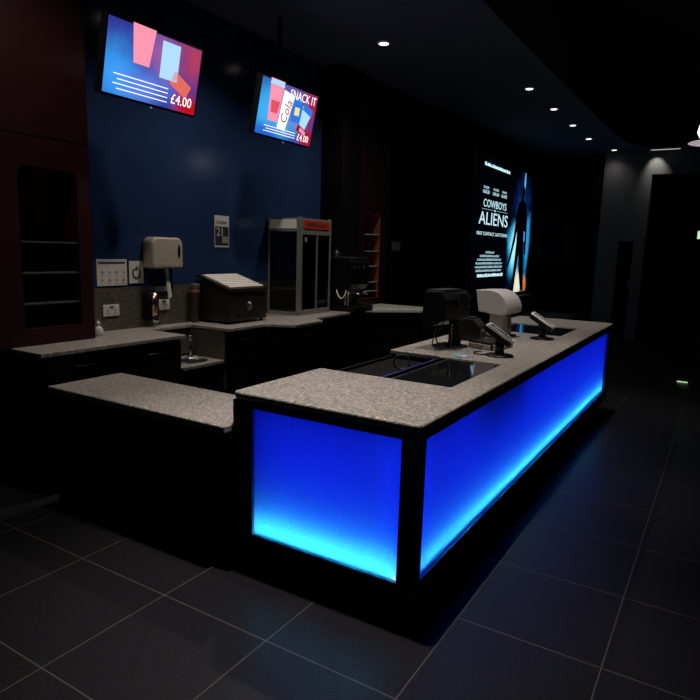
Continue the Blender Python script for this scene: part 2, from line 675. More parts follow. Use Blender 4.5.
# long face frame (plane x=0)
box(bm, -.06, 0, .066, 4.47, .12, zb + .012)
box(bm, -.06, 0, .066, 4.47, zt, .88)
box(bm, -.06, 0, 4.47, 4.70, .12, .88)
# rear face, far end, floor of the carcass, recessed plinth
box(bm, -.985, -.965, .06, 4.70, .12, .88)
box(bm, -.965, -.06, 4.68, 4.70, .12, .88)
box(bm, -.965, -.06, .06, 4.68, .12, .14)
obj('frame', bm, M_FRAME, isl, bevel=.003)
obj('plinth', B((-.92, -.07, .07, 4.63, 0, .12)), M_BLACK, isl)
# slim pale strips added in the dark reveals to pick up the panel glow
M_TRIM = mat('glow_trim', (.30, .30, .32), .5)
for b in ((-.866, -.082, -.002, P0, zb - .008, zb + .002), (-.868, -.862, -.002, P0, zb, zt), (-P0, .002, .07, 4.465, zb + .004, zb + .014), (-P0, .002, 4.462, 4.47, zb + .01, zt)):
    obj('added_glow_trim', B(b), M_TRIM, isl)
# light boxes: inner boards right behind the glowing panels
bm = bmesh.new()
box(bm, -.965, -.20, .20, .215, .14, .875)
box(bm, -.215, -.20, .215, 4.68, .14, .875)
obj('inner_board', bm, M_WHITEIN, isl)
obj('panel_end', B((-.880, -.070, P0, P0 + .006, .20, .862)), M_PANEL, isl)['label'] = 'glowing blue panel on the short end'
isl.children[-1].name = 'glowing_panel'
for a, b in ((.058, 1.53), (1.533, 3.0), (3.003, 4.485)):
    p = obj('glowing_panel', B((-P0 - .006, -P0, a, b, .20, .862)), M_PANEL, isl)
    p['label'] = 'glowing blue panel on the long side'
# LED strips (lamps) inside the light boxes
bm = bmesh.new(); box(bm, -.86, -.09, .085, .10, .165, .172)
obj('led_strip', bm, M_WHITE, isl)
bm = bmesh.new(); box(bm, -.10, -.085, .10, 4.45, .165, .172)
obj('led_strip', bm, M_WHITE, isl)
bm = bmesh.new(); cyl(bm, (-.094, .030, .214), (-.094, .030, .232), .007)
obj('led_bulb', bm, emis('led_white', (.75, .95, 1), 4), isl)['label'] = 'bare white light diode at the panel corner'
area('end_flood', (-.47, .19, .53), (0, -1, 0), .80, .66, 1.9, DEEP, (1, 0, 0))
area('end_wash', (-.47, .10, .17), (0, -.35, 1), .80, .02, 2.2, MIDB, (1, 0, 0))
area('end_strip', (-.47, .085, .215), (0, -1, .42), .80, .015, 1.7, CYAN, (1, 0, 0), 125)
area('side_flood', (-.19, 2.27, .53), (1, 0, 0), 4.4, .66, 9.5, DEEP, (0, 1, 0))
area('side_wash', (-.10, 2.27, .17), (.35, 0, 1), 4.4, .02, 11., MIDB, (0, 1, 0))
area('side_strip', (-.085, 2.27, .215), (1, 0, .42), 4.4, .015, 6.2, CYAN, (0, 1, 0), 125)

wt = thing('worktop', 'grey speckled worktop running along the whole glowing island', 'worktop', (-.5, 2.35, .88))
bm = bmesh.new()
slab(bm, [(-.985, .003, -.003, 4.705)], .885, H, holes=[(-.985, -.61, .74, 1.60), (-.61, -.18, .74, 1.575), (-.90, -.20, 3.22, 3.97)])
ce = [e for e in bm.edges if abs(e.verts[0].co.z - e.verts[1].co.z) > .01 and all((abs(v.co.x + .985) < .01 or abs(v.co.x) < .01) and (v.co.y < .01 or v.co.y > 4.69) for v in e.verts)]
bmesh.ops.bevel(bm, geom=ce, offset=.03, segments=5, affect='EDGES', profile=.5)
o = obj('slab', bm, M_TOP, wt, bevel=.009, seg=3)

# drop-in chilled displays let into the island top


def insert(label, x0, x1, y0, y1, xbar):
    t = thing('display_insert', label, 'display case', ((x0 + x1) / 2, (y0 + y1) / 2, .62), 'glass-topped wells in the island')
    bm = bmesh.new()
    x0i, x1i, y0i, y1i = x0 + .004, x1 - .004, y0 + .004, y1 - .004
    box(bm, x0i, x0i + .008, y0i, y1i, .70, .905)
    box(bm, x1i - .008, x1i, y0i, y1i, .70, .905)
    box(bm, x0i + .008, x1i - .008, y0i, y0i + .008, .70, .905)
    box(bm, x0i + .008, x1i - .008, y1i - .008, y1i, .70, .905)
    box(bm, x0i, x1i, y0i, y1i, .69, .70)
    obj('well', bm, M_DKPL, t)
    obj('glass_top', B((xbar + .008, x1i - .009, y0i + .009, y1i - .009, .906, .912)), mat('black_glass', (.008, .009, .010), .05, spec=.6), t)
    obj('frame_bar', B((xbar - .007, xbar + .007, y0i + .009, y1i - .009, .902, .918)), M_STEEL, t, bevel=.002)
    return t


insert('black glass topped well let into the near end of the island', -.61, -.18, .74, 1.575, -.52)
insert('black glass topped well let into the far end of the island', -.90, -.20, 3.22, 3.97, -.80)
t = thing('drawer_unit', 'low black unit in the staff-side recess beside the near glass well', 'cabinet', (-.79, 1.17, .14))
obj('body', B((-.96, -.616, .75, 1.59, .14, .865)), M_BLACK, t, bevel=.004)
obj('blue_edge_strip', B((-.640, -.620, .76, 1.585, .866, .895)), mat('blue_vinyl', (.01, .02, .28), .4), t)
bm = bmesh.new()
tube(bm, [(-.70 + .045 * math.cos(a), 1.22 + .075 * math.cos(a) * .3, .874 + .045 + .045 * math.sin(a)) for a in [math.pi * 2 * k / 20 for k in range(21)]], .006)
tag(obj('tape_roll', bm, M_DKGR), 'small dark ring lying in the staff recess of the island', 'tape roll')

# ================================================================ low return counter at the left of the island
t = thing('low_counter', 'low black counter butting against the left side of the island', 'counter', (-1.69, .2, 0))
bm = bmesh.new()
box(bm, -2.37, -.99, -.03, .44, .0, .715)
obj('body', bm, M_BLACK, t, bevel=.003)
for a in (-2.36, -1.905, -1.45):
    d = obj('door', B((a, a + .45, .441, .458, .12, .70)), M_FRAME, t, bevel=.003)
    bm = bmesh.new(); tube(bm, [(a + .36, .458, .62), (a + .36, .485, .62), (a + .24, .485, .62), (a + .24, .458, .62)], .005)
    h_ = obj('handle', bm, M_STEEL, d) if False else None
    if h_ is None:
        h_ = obj('handle', bm, M_STEEL, t)
        h_.parent = d
tag(obj('worktop', B((-2.39, -.991, -.055, .463, .716, .752)), M_TOP, bevel=.006),
    'grey speckled worktop of the low counter in front of the sink', 'worktop')

# ================================================================ back counters along the blue wall
X0 = -3.104
poly = [(X0, .62), (X0, -.002), (-2.82 - .02, -.002), (-2.53, -.002), (-2.515, 1.165), (-2.955, 1.165), (-2.955, 1.64), (-2.515, 1.64), (-2.515, 2.11), (-2.28, 2.25),
        (-2.29, 2.70), (-2.46, 2.83), (-2.53, 3.70), (X0, 3.70)]
poly = [(X0, .0), (-2.53, .0), (-2.515, 1.165), (-2.955, 1.165), (-2.955, 1.64), (-2.515, 1.64), (-2.515, 2.11), (-2.28, 2.25),
        (-2.29, 2.70), (-2.46, 2.83), (-2.53, 3.70), (X0, 3.70)]
bm = bmesh.new()
prism(bm, poly, 'z', .893, .92)
tag(obj('worktop', bm, M_TOP, bevel=.004), 'grey speckled back worktop stepping along the blue wall', 'worktop')


def cabinet(name, label, poly, z0, z1, doors, group=None):
    """doors: (kind, fixed, a0, a1, z0, z1); kind 'x' = on a face looking +X"""
    c = Vector((sum(p[0] for p in poly) / len(poly), sum(p[1] for p in poly) / len(poly), z0))
    t = thing(name, label, 'cabinet', c, group)
    bm = bmesh.new()
    prism(bm, poly, 'z', z0, z1)
    obj('body', bm, M_BLACK, t)
    for kind, f, a0, a1, d0, d1, part in doors:
        if kind == 'x':
            d = obj(part, B((f + .001, f + .018, a0, a1, d0, d1)), M_FRAME, t, bevel=.003)
            hp = [(f + .018, (a0 + a1) / 2 - .07, d1 - .06), (f + .045, (a0 + a1) / 2 - .07, d1 - .06), (f + .045, (a0 + a1) / 2 + .07, d1 - .06), (f + .018, (a0 + a1) / 2 + .07, d1 - .06)]
        else:
            d = obj(part, B((a0, a1, f - .018, f - .001, d0, d1)), M_FRAME, t, bevel=.003)
            hp = [((a0 + a1) / 2 - .07, f - .018, d1 - .06), ((a0 + a1) / 2 - .07, f - .045, d1 - .06), ((a0 + a1) / 2 + .07, f - .045, d1 - .06), ((a0 + a1) / 2 + .07, f - .018, d1 - .06)]
        bm = bmesh.new()
        tube(bm, hp, .005)
        h = obj('handle', bm, M_DKPL, t)
        h.parent = d
    return t


cabinet('base_cabinet', 'black base cabinet with drawers under the left stretch of back worktop',
        [(X0, .02), (-2.56, .02), (-2.56, 1.145), (X0, 1.145)], 0, .892,
        [('x', -2.56, .03, .58, .62, .87, 'drawer'), ('x', -2.56, .59, 1.135, .62, .87, 'drawer'),
         ('x', -2.56, .03, .58, .1, .61, 'door'), ('x', -2.56, .59, 1.135, .1, .61, 'door')], 'black base cabinets')
cabinet('base_cabinet', 'black base cabinet under the hot snack machine, right of the sink',
        [(X0, 1.665), (-2.56, 1.665), (-2.56, 2.10), (X0, 2.10)], 0, .892,
        [('x', -2.56, 1.675, 2.09, .1, .87, 'door')], 'black base cabinets')
cabinet('base_cabinet', 'deeper black base cabinet under the glass cabinet, stepping forward',
        [(X0, 2.12), (-2.50, 2.12), (-2.33, 2.28), (-2.33, 2.68), (-2.49, 2.81), (X0, 2.81)], 0, .892,
        [('x', -2.33, 2.29, 2.67, .1, .87, 'door')], 'black base cabinets')
cabinet('base_cabinet', 'black base cabinet under the coffee machine at the corner of the bar',
        [(X0, 2.83), (-2.57, 2.83), (-2.57, 3.69), (X0, 3.69)], 0, .892,
        [('x', -2.57, 2.84, 3.25, .1, .87, 'door'), ('x', -2.57, 3.26, 3.68, .1, .87, 'door')], 'black base cabinets')

# sink bay: speckled upstands, sink deck with bowl, tap
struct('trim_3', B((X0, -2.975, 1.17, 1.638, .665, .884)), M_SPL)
bm = bmesh.new()
box(bm, -2.974, -2.565, 1.641, 1.662, .40, .884)
tag(obj('upstand_panel', bm, M_SPL), 'dark speckled upstand panel at the right of the little sink', 'panel')
t = thing('hand_sink', 'small round hand sink set low in the back counter', 'sink', (-2.77, 1.4, .2))
cx, cy, rx, ry = -2.755, 1.44, .125, .15
bm = bmesh.new()
n = 40
out = []
for k in range(n):
    a = 2 * math.pi * k / n
    ca, sa = math.cos(a), math.sin(a)
    s = min((.195 if ca > 0 else .213) / max(abs(ca), 1e-6), (.193 if sa > 0 else .268) / max(abs(sa), 1e-6))
    out.append((cx + ca * s, cy + sa * s))
for zz in (.652, .63):
    O_ = [bm.verts.new((p[0], p[1], zz)) for p in out]
    I_ = [bm.verts.new((cx + rx * math.cos(2 * math.pi * k / n), cy + ry * math.sin(2 * math.pi * k / n), zz)) for k in range(n)]
    for k in range(n):
        bm.faces.new((O_[k], O_[(k + 1) % n], I_[(k + 1) % n], I_[k]))
    if zz == .652:
        Ot = O_
    else:
        for k in range(n):
            bm.faces.new((Ot[k], Ot[(k + 1) % n], O_[(k + 1) % n], O_[k]))
obj('deck', bm, M_TOP, t)
bm = bmesh.new()
prev = None
for (f, z) in ((1.03, .654), (.98, .652), (.95, .62), (.85, .56), (.5, .53), (.12, .527)):
    ring = [bm.verts.new((cx + rx * f * math.cos(2 * math.pi * k / n), cy + ry * f * math.sin(2 * math.pi * k / n), z)) for k in range(n)]
    if prev:
        for k in range(n):
            bm.faces.new((prev[k], prev[(k + 1) % n], ring[(k + 1) % n], ring[k])).smooth = True
    prev = ring
bm.faces.new(prev)
obj('bowl', bm, M_STEEL, t)
bm = bmesh.new()
cyl(bm, (-2.87, 1.55, .652), (-2.87, 1.55, .665), .024)
tube(bm, curve_pts([(-2.87, 1.55, .66), (-2.87, 1.55, .78), (-2.865, 1.545, .815), (-2.83, 1.52, .825), (-2.795, 1.49, .80), (-2.79, 1.485, .775)]), .011)
tp = obj('tap', bm, M_CHROME, t)
bm = bmesh.new(); cyl(bm, (-2.87, 1.55, .80), (-2.87, 1.55, .845), .018, .014); box(bm, -2.878, -2.862, 1.55, 1.60, .838, .846)
o = obj('lever', bm, M_CHROME, t); o.parent = tp
o = obj('cabinet_body', B((X0, -2.60, 1.17, 1.638, .0, .50)), M_BLACK, t)
o = obj('apron', B((-2.598, -2.58, 1.17, 1.638, .08, .628)), M_BLACK, t)
bm = bmesh.new(); cyl(bm, (-2.579, 1.25, .59), (-2.565, 1.25, .59), .012)
obj('knob', bm, M_CHROME, t)

# far corner of the bar with its diagonal front
poly = [(-2.84, 3.94), (-2.56, 3.94), (-2.36, 4.13), (-2.04, 4.44), (-1.75, 4.44), (-1.75, 4.83), (-2.835, 4.83)]
bm = bmesh.new()
prism(bm, [(-2.835, 3.94), (-2.56, 3.94), (-2.36, 4.13), (-2.04, 4.44), (-1.75, 4.44), (-1.75, 4.83), (-2.835, 4.83)], 'z', .888, .92)
tag(obj('worktop', bm, mat('pale_worktop', (.62, .66, .56), .3, var=.25, scale=14), bevel=.004),
    'pale worktop with a diagonal front in the far corner below the lit red niche', 'worktop')
cabinet('corner_cabinet', 'black corner cabinet under the pale worktop below the lit red niche',
        [(-2.83, 3.97), (-2.60, 3.97), (-2.38, 4.19), (-2.07, 4.48), (-1.78, 4.48), (-1.78, 4.82), (-2.83, 4.82)], 0, .887,
        [('y', 4.48, -2.055, -1.79, .1, .87, 'door')])
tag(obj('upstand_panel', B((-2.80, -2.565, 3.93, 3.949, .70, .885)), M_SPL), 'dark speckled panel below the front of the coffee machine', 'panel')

# ================================================================ things on and by the blue wall
WX = -3.118


def wall_notice(label, y0, y1, z0, z1, draw, x=WX, name='notice', cat='notice'):
    t = thing(name, label, cat, (x, (y0 + y1) / 2, z0))
    obj('sheet', B((x, x + .006, y0, y1, z0, z1)), M_PAPER, t, bevel=.001)
    draw(t, x + .0062)
    return t


def d1(t, x):
    obj('header_bar', B((x, x + .001, .855, 1.095, 1.438, 1.452)), M_INK, t)
    for j, (zz) in enumerate((1.37, 1.31)):
        for k in range(4):
            bm = bmesh.new()
            y = .885 + .065 * k
            cyl(bm, (x, y, zz), (x + .001, y, zz), .011 if (k + j) % 2 else .014, n=10)
            box(bm, x, x + .001, y - .02, y + .018, zz - .028, zz - .024)
            obj('printed_symbol', bm, mat('faded_print', (.30, .24, .22), .8), t)


wall_notice('large white notice with a dark header bar, pinned beside the red unit', .84, 1.115, 1.268, 1.472, d1)


def d2(t, x):
    bm = bmesh.new()
    a = [(x + .0015, 1.207 + .038 * math.cos(q), 1.362 + .038 * math.sin(q)) for q in [R(130 + 270 * k / 20) for k in range(21)]]
    tube(bm, a, .006, 6)
    prism(bm, [(1.185, 1.385), (1.215, 1.425), (1.218, 1.385)], 'x', x, x + .002)
    obj('round_symbol', bm, M_INK, t)
    obj('text_line', B((x, x + .001, 1.225, 1.262, 1.293, 1.298)), M_INK, t)


wall_notice('small white notice with a dark circular arrow, left of the towel dispenser', 1.137, 1.277, 1.28, 1.458, d2)


def d3(t, x):
    obj('dark_field', B((x, x + .001, 2.108, 2.285, 1.60, 1.775)), M_INK, t)
    lettering('numeral', '21', .11, (x + .002, 2.125, 1.69), mat('poster_grey', (.55, .5, .45), .7), t, xs=.9)
    obj('pale_patch', B((x + .001, x + .002, 2.20, 2.275, 1.625, 1.685)), mat('poster_patch', (.30, .27, .26), .7), t)
    lettering('script_line', 'Under', .05, (x + .002, 2.12, 1.80), M_INK, t, xs=1.1)


wall_notice('narrow dark poster with the number 21, alone on the blue wall', 2.105, 2.295, 1.585, 1.875, d3, cat='poster')

# towel dispenser
t = thing('towel_dispenser', 'cream paper towel dispenser with rounded top on the blue wall', 'towel dispenser', (-3.06, 1.485, 1.40))
bm = bmesh.new()
r = .06
prof = [(1.272, 1.40), (1.60, 1.40)] + [(1.60 - r + r * math.cos(a), 1.655 - r + r * math.sin(a)) for a in [math.pi / 2 * k / 6 for k in range(7)]] + \
       [(1.272 + r - r * math.sin(a), 1.655 - r + r * math.cos(a)) for a in [math.pi / 2 * k / 6 for k in range(7)]]
prism(bm, prof, 'x', WX, -2.99)
obj('cover', bm, M_CREAM, t, bevel=.02, seg=4)
obj('seam', B((-3.0, -2.9885, 1.277, 1.595, 1.444, 1.447)), M_MIDGR, t)
bm = bmesh.new()
prism(bm, [(1.55 + .014 * math.cos(a), 1.54 + .055 * math.sin(a)) for a in [2 * math.pi * k / 16 for k in range(16)]], 'x', -2.992, -2.9875)
obj('sight_window', bm, M_DKPL, t)
bm = bmesh.new()
pts = [(1.44, 1.41), (1.475, 1.41), (1.515, 1.16), (1.475, 1.14)]
prism(bm, pts, 'x', -3.045, -3.042)
obj('hanging_towel', bm, M_PAPER, t)

# soap dispenser
t = thing('soap_dispenser', 'chrome soap dispenser on the splashback below the towels', 'soap dispenser', (-3.06, 1.305, .95))
bm = bmesh.new()
prism(bm, [(1.245, 1.0), (1.26, .975), (1.35, .975), (1.365, 1.0), (1.365, 1.19), (1.35, 1.21), (1.26, 1.21), (1.245, 1.19)], 'x', -3.104, -3.03)
obj('housing', bm, M_DKPL, t, bevel=.008)
bm = bmesh.new()
cyl(bm, (-3.02, 1.30, 1.01), (-3.02, 1.30, 1.205), .026)
obj('cover', bm, mat('brushed_copper', (.50, .34, .22), .22, 1.), t)
bm = bmesh.new(); lathe(bm, (-3.015, 1.305, .955), [(.008, 0), (.026, .012), (.03, .03), (.022, .05)], 18)
obj('nozzle', bm, M_CHROME, t)

t = thing('label_plate', 'small label with a dark band above the right power socket', 'label', (-3.1, 1.45, 1.15))
obj('plate', B((-3.104, -3.098, 1.385, 1.53, 1.155, 1.245)), M_PAPER, t)
obj('dark_band', B((-3.098, -3.0965, 1.388, 1.527, 1.158, 1.205)), M_INK, t)
bm = bmesh.new(); cyl(bm, (-3.098, 1.46, 1.225), (-3.096, 1.46, 1.225), .008)
obj('dot', bm, M_INK, t)


def socket(label, y0, z0, wdt=.146):
    t = thing('power_socket', label, 'socket', (-3.1, y0 + wdt / 2, z0), 'double sockets on the splashback')
    obj('plate', B((-3.104, -3.094, y0, y0 + wdt, z0, z0 + .088)), M_WHITE, t, bevel=.003)
    for k in range(2):
        yc = y0 + .038 + k * .07
        bm = bmesh.new()
        box(bm, -3.094, -3.092, yc - .004, yc + .004, z0 + .034, z0 + .048)
        box(bm, -3.094, -3.092, yc - .016, yc - .008, z0 + .016, z0 + .024)
        box(bm, -3.094, -3.092, yc + .008, yc + .016, z0 + .016, z0 + .024)
        obj('socket_holes', bm, M_INK, t)
    bm = bmesh.new(); box(bm, -3.094, -3.089, y0 + .058, y0 + .072, z0 + .062, z0 + .078); box(bm, -3.094, -3.089, y0 + .076, y0 + .09, z0 + .062, z0 + .078)
    obj('rocker_switches', bm, mat('switch_grey', (.15, .12, .1), .5), t)
    return t


socket('double wall socket left of the soap dispenser, under the large notice', .872, 1.035)
socket('double wall socket right of the soap dispenser, under the small label', 1.398, 1.048, .135)

t = thing('switch_plate', 'small grey switch plate alone on the black wall right of the red niche', 'switch', (-2.84, 5.2, 1.58))
obj('plate', B((-2.839, -2.828, 5.09, 5.33, 1.59, 1.72)), mat('dim_grey_plastic', (.10, .10, .10), .5), t, bevel=.004)
for y in (5.15, 5.24):
    obj('rocker', B((-2.828, -2.822, y, y + .05, 1.62, 1.69)), mat('rocker_grey', (.16, .18, .17), .4), t, bevel=.002)

# small tub beside the red unit
t = thing('squeeze_bottle', 'small white bottle on the worktop beside the red unit', 'bottle', (-2.95, .70, .92))
bm = bmesh.new(); lathe(bm, (-2.93, .70, .92), [(.032, 0), (.034, .01), (.034, .05), (.018, .07), (.014, .075)], 20)
obj('body', bm, M_WHITE, t)
bm = bmesh.new(); lathe(bm, (-2.93, .70, .995), [(.016, 0), (.014, .02), (.005, .035)], 16)
obj('cap', bm, M_WHITE, t)

# hot snack machine
t = thing('hot_snack_machine', 'dark steel hot snack machine with a sloping slatted lid', 'machine', (-2.88, 2.085, .92))
x0, x1, y0, y1 = -3.09, -2.69, 1.83, 2.34
bm = bmesh.new()
prism(bm, [(x0, .945), (x1, .945), (x1, 1.19), (x0, 1.30)], 'y', y0, y1)
M_MACH = mat('dark_steel', (.05, .045, .037), .3, .7, var=.15, scale=20)
obj('body', bm, M_MACH, t, bevel=.005)
bm = bmesh.new()
sl = (1.335 - 1.235) / (x1 - x0)
prism(bm, [(x0 + .02, 1.345), (x1 + .012, 1.232), (x1 + .012, 1.205), (x0 + .02, 1.32)], 'y', y0 - .006, y1 + .006)
lid = obj('lid', bm, M_MACH, t, bevel=.003)
za = lambda x: 1.232 + (x1 + .012 - x) / (x1 + .012 - x0 - .02) * .113 + .001
for k in range(8):
    bm = bmesh.new()
    xa = x0 + .065 + k * .042
    xb = xa + .025
    prism(bm, [(xa, za(xa)), (xb, za(xb)), (xb, za(xb) + .009), (xa, za(xa) + .009)], 'y', y0 + .03, y1 - .03)
    o = obj('slat', bm, mat('pale_steel', (.85, .80, .72), .4, .1), t, bevel=.002)
    o.parent = lid
bm = bmesh.new(); tube(bm, [(x1 + .004, 2.10 + .032 * math.cos(a), 1.075 + .034 * math.sin(a)) for a in [2 * math.pi * k / 24 for k in range(25)]], .005)
cyl(bm, (x1, 2.10, 1.075), (x1 + .02, 2.10, 1.075), .022)
obj('dial', bm, M_STEEL, t)
for k in range(4):
    obj('rocker_switch', B((x1 + .001, x1 + .007, 1.93 + .085 * k, 1.985 + .085 * k, .965, 1.0)), M_DKPL, t, bevel=.002)
for px, py in ((x0 + .02, y0 + .02), (x1 - .05, y0 + .02), (x0 + .02, y1 - .05), (x1 - .05, y1 - .05)):
    bm = bmesh.new(); cyl(bm, (px + .015, py + .015, .92), (px + .015, py + .015, .946), .014)
    obj('foot', bm, M_DKPL, t)

t = thing('cup_holder', 'slim brown cup stack with a red band at the left of the snack machine', 'cup', (-3.04, 1.76, .92))
bm = bmesh.new(); lathe(bm, (-3.03, 1.765, .92), [(.03, 0), (.042, .30), (.044, .34), (.038, .345)], 20)
obj('cup_stack', bm, mat('brown_card', (.06, .04, .03), .6), t)
bm = bmesh.new(); lathe(bm, (-3.03, 1.765, 1.16), [(.0425, 0), (.0435, .05), (.03, .052)], 20)
obj('red_band', bm, M_REDINK, t)
# jars with pale lids behind the machine
for k, (yy, hh) in enumerate(((1.90, .50), (2.00, .49), (2.16, .485))):
    pass

# glass display cabinet
t = thing('glass_cabinet', 'tall aluminium framed glass cabinet with a red header on the back worktop', 'display cabinet', (-2.92, 3.2, .92))
gx0, gx1, gy0, gy1, gz1 = -3.10, -2.69, 2.86, 3.42, 1.905
for (px, py, ww) in ((gx0, gy0, .02), (gx1 - .045, gy0, .045), (gx1 - .028, gy1 - .028, .028), (gx0, gy1 - .02, .02)):
    obj('post', B((px, px + ww, py, py + ww, .935, gz1)), M_ALU, t, bevel=.004)
bm = bmesh.new()
box(bm, gx0, gx1, gy0, gy1, .921, .955)
obj('base', bm, M_ALU, t, bevel=.003)
obj('top', B((gx0 + .005, gx1 - .004, gy0 + .004, gy1 - .004, 1.76, 1.895)), M_ALU, t, bevel=.003)
obj('header_light', B((gx0 + .02, gx1 - .05, gy0 - .002, gy0 + .004, 1.79, 1.88)), mat('opal_header', (.65, .62, .55), .5, emit=(.8, .75, .65), es=.03), t)
o = obj('header_sign', B((gx1 - .004, gx1 + .002, gy0 + .06, gy1 - .045, 1.795, 1.875)), mat('red_sign', (.35, .03, .015), .4, emit=(1, .07, .03), es=.03), t)
bm = bmesh.new()
prism(bm, [(gy0 + .10, 1.815), (gy1 - .09, 1.815), (gy1 - .09, 1.85), (gy1 - .17, 1.85), (gy1 - .17, 1.84), (gy1 - .26, 1.84), (gy1 - .26, 1.855), (gy0 + .10, 1.855)], 'x', gx1 + .002, gx1 + .003)
bmesh.ops.triangulate(bm, faces=bm.faces)
obj('sign_text', bm, mat('sign_dark_red', (.16, .02, .015), .5), t)
obj('side_glass', B((gx0 + .02, gx1 - .045, gy0 + .008, gy0 + .013, .955, 1.76)), M_GLASS, t)
obj('door_glass', B((gx1 - .013, gx1 - .008, gy0 + .045, gy1 - .028, .955, 1.76)), M_GLASS, t)
obj('door_bar', B((gx1 - .012, gx1 + .004, 3.15, 3.168, .955, 1.76)), M_ALU, t, bevel=.003)
for za_, zb_ in ((1.735, 1.76), (.955, .975)):
    obj('door_rail', B((gx1 - .012, gx1 + .002, gy0 + .045, gy1 - .028, za_, zb_)), M_ALU, t)
for z in (1.18, 1.35, 1.48):
    obj('shelf', B((gx0 + .03, gx1 - .05, gy0 + .03, gy1 - .03, z, z + .008)), M_SHELF if z == 1.18 else M_DKGR, t)
obj('sticker', B((gx1 - .008, gx1 - .0065, 2.95, 2.985, 1.66, 1.71)), mat('pink_sticker', (.35, .22, .3), .6), t)
bm = bmesh.new(); cyl(bm, (gx1 - .03, 3.33, .956), (gx1 - .03, 3.33, 1.11), .012, n=12)
obj('interior_rod', bm, M_CREAM, t)

# coffee machine
t = thing('coffee_machine', 'black espresso machine on the far corner of the back worktop', 'coffee machine', (-2.68, 3.8, .92))
bm = bmesh.new()
prism(bm, [(-2.83, 1.16), (-2.54, 1.16), (-2.50, 1.22), (-2.50, 1.46), (-2.53, 1.50), (-2.83, 1.50)], 'y', 3.55, 3.93)
obj('head', bm, M_DKPL, t, bevel=.008)
obj('cup_rail', B((-2.82, -2.515, 3.56, 3.92, 1.504, 1.515)), M_STEEL, t, bevel=.002)
obj('back', B((-2.83, -2.70, 3.57, 3.91, .985, 1.162)), M_DKPL, t)
obj('drip_tray', B((-2.83, -2.44, 3.56, 3.94, .922, .985)), M_DKPL, t, bevel=.01)
for yy in (3.66, 3.82):
    bm = bmesh.new(); cyl(bm, (-2.57, yy, 1.165), (-2.57, yy, 1.12), .03)
    tube(bm, [(-2.57, yy, 1.13), (-2.50, yy - .01, 1.125), (-2.44, yy - .02, 1.11)], .010)
    obj('brew_handle', bm, M_STEEL, t)
for yy in (3.60, 3.70, 3.80):
    bm = bmesh.new(); cyl(bm, (-2.501, yy, 1.40), (-2.49, yy, 1.40), .016)
    obj('button', bm, M_DKGR, t)
bm = bmesh.new(); tube(bm, curve_pts([(-2.70, 3.56, 1.16), (-2.66, 3.53, 1.11), (-2.62, 3.525, 1.07), (-2.58, 3.53, 1.09), (-2.565, 3.55, 1.15)]), .006)
obj('steam_pipe', bm, mat('pale_pipe', (.85, .8, .65), .3, emit=None), t)
for xx in (-2.585, -2.55):
    bm = bmesh.new(); cyl(bm, (xx, 3.57, .985), (xx, 3.57, 1.15), .008)
    obj('steam_wand', bm, mat('warm_steel', (.75, .6, .42), .25, .8), t)
t = thing('tamper_bin', 'small steel knock box on top of the espresso machine', 'box', (-2.75, 3.62, 1.516))
bm = bmesh.new(); lathe(bm, (-2.76, 3.64, 1.516), [(.035, 0), (.038, .05), (.02, .055), (.012, .08)], 20)
obj('jar', bm, M_DKGR, t)
bm = bmesh.new(); lathe(bm, (-2.76, 3.64, 1.597), [(.016, 0), (.016, .012), (.006, .016)], 14)
obj('knob', bm, M_CHROME, t)

# ================================================================ hanging screens


def screen(label, yc, layers, base, adds):
    zc, tilt = 2.785, R(12)
    t = thing('menu_screen', label, 'screen', (-2.555, yc, zc), 'menu screens hanging over the bar')
    # local frame: panel faces +X, tilted down; top leans out
    rot = Matrix.Rotation(tilt, 4, 'Y')

    def put(name, bm, material, **k):
        bmesh.ops.transform(bm, matrix=rot, verts=bm.verts)
        bmesh.ops.recalc_face_normals(bm, faces=bm.faces)
        me = bpy.data.meshes.new(name)
        bm.to_mesh(me); bm.free()
        me.materials.append(material)
        o = bpy.data.objects.new(name, me); COL.objects.link(o); o.parent = t
        return o
    put('casing', B((-.06, -.003, -.415, .415, -.242, .242)), M_DKPL)
    # the picture keeps its own untilted frame so the pattern stays on the panel
    bm = B((-.003, .0, -.4, .4, -.227, .227))
    me = bpy.data.meshes.new('screen_panel'); bm.to_mesh(me); bm.free()
    me.materials.append(picture('menu_picture', layers, base, 1.0, 3.2))
    sp = bpy.data.objects.new('screen_panel', me); COL.objects.link(sp); sp.parent = t
    sp.rotation_euler = (0, tilt, 0)
    for a in adds:
        kind = a[0]
        if kind == 'poly':
            _, nm, pts, mt, dx = a
            bm = bmesh.new(); prism(bm, pts, 'x', .0005, .001 + dx)
            o = put(nm, bm, mt)
        elif kind == 'text':
            _, nm, s, size, y, z, mt, xs, ang = a
            base_m = Matrix(((0, 0, 1), (1, 0, 0), (0, 1, 0))).to_4x4()
            mm = rot @ Matrix.Translation((.006, y, z)) @ Matrix.Rotation(ang, 4, 'X') @ base_m
            lettering(nm, s, size, world_loc(t), mt, t, xs=xs, rot=mm, depth=.0006)
    bm = bmesh.new()
    cyl(bm, (-.10, 0, .0), (-.10, 0, 3.6 - zc), .016)
    box(bm, -.13, -.05, -.09, .09, -.07, .07)
    me = bpy.data.meshes.new('ceiling_mount'); bm.to_mesh(me); bm.free(); me.materials.append(M_DKPL)
    o = bpy.data.objects.new('ceiling_mount', me); COL.objects.link(o); o.parent = t
    bm = B((-.003, .004, -.006, .006, -.256, -.244))
    put('standby_light', bm, emis('standby', (.5, .6, .9), .25))
    return t


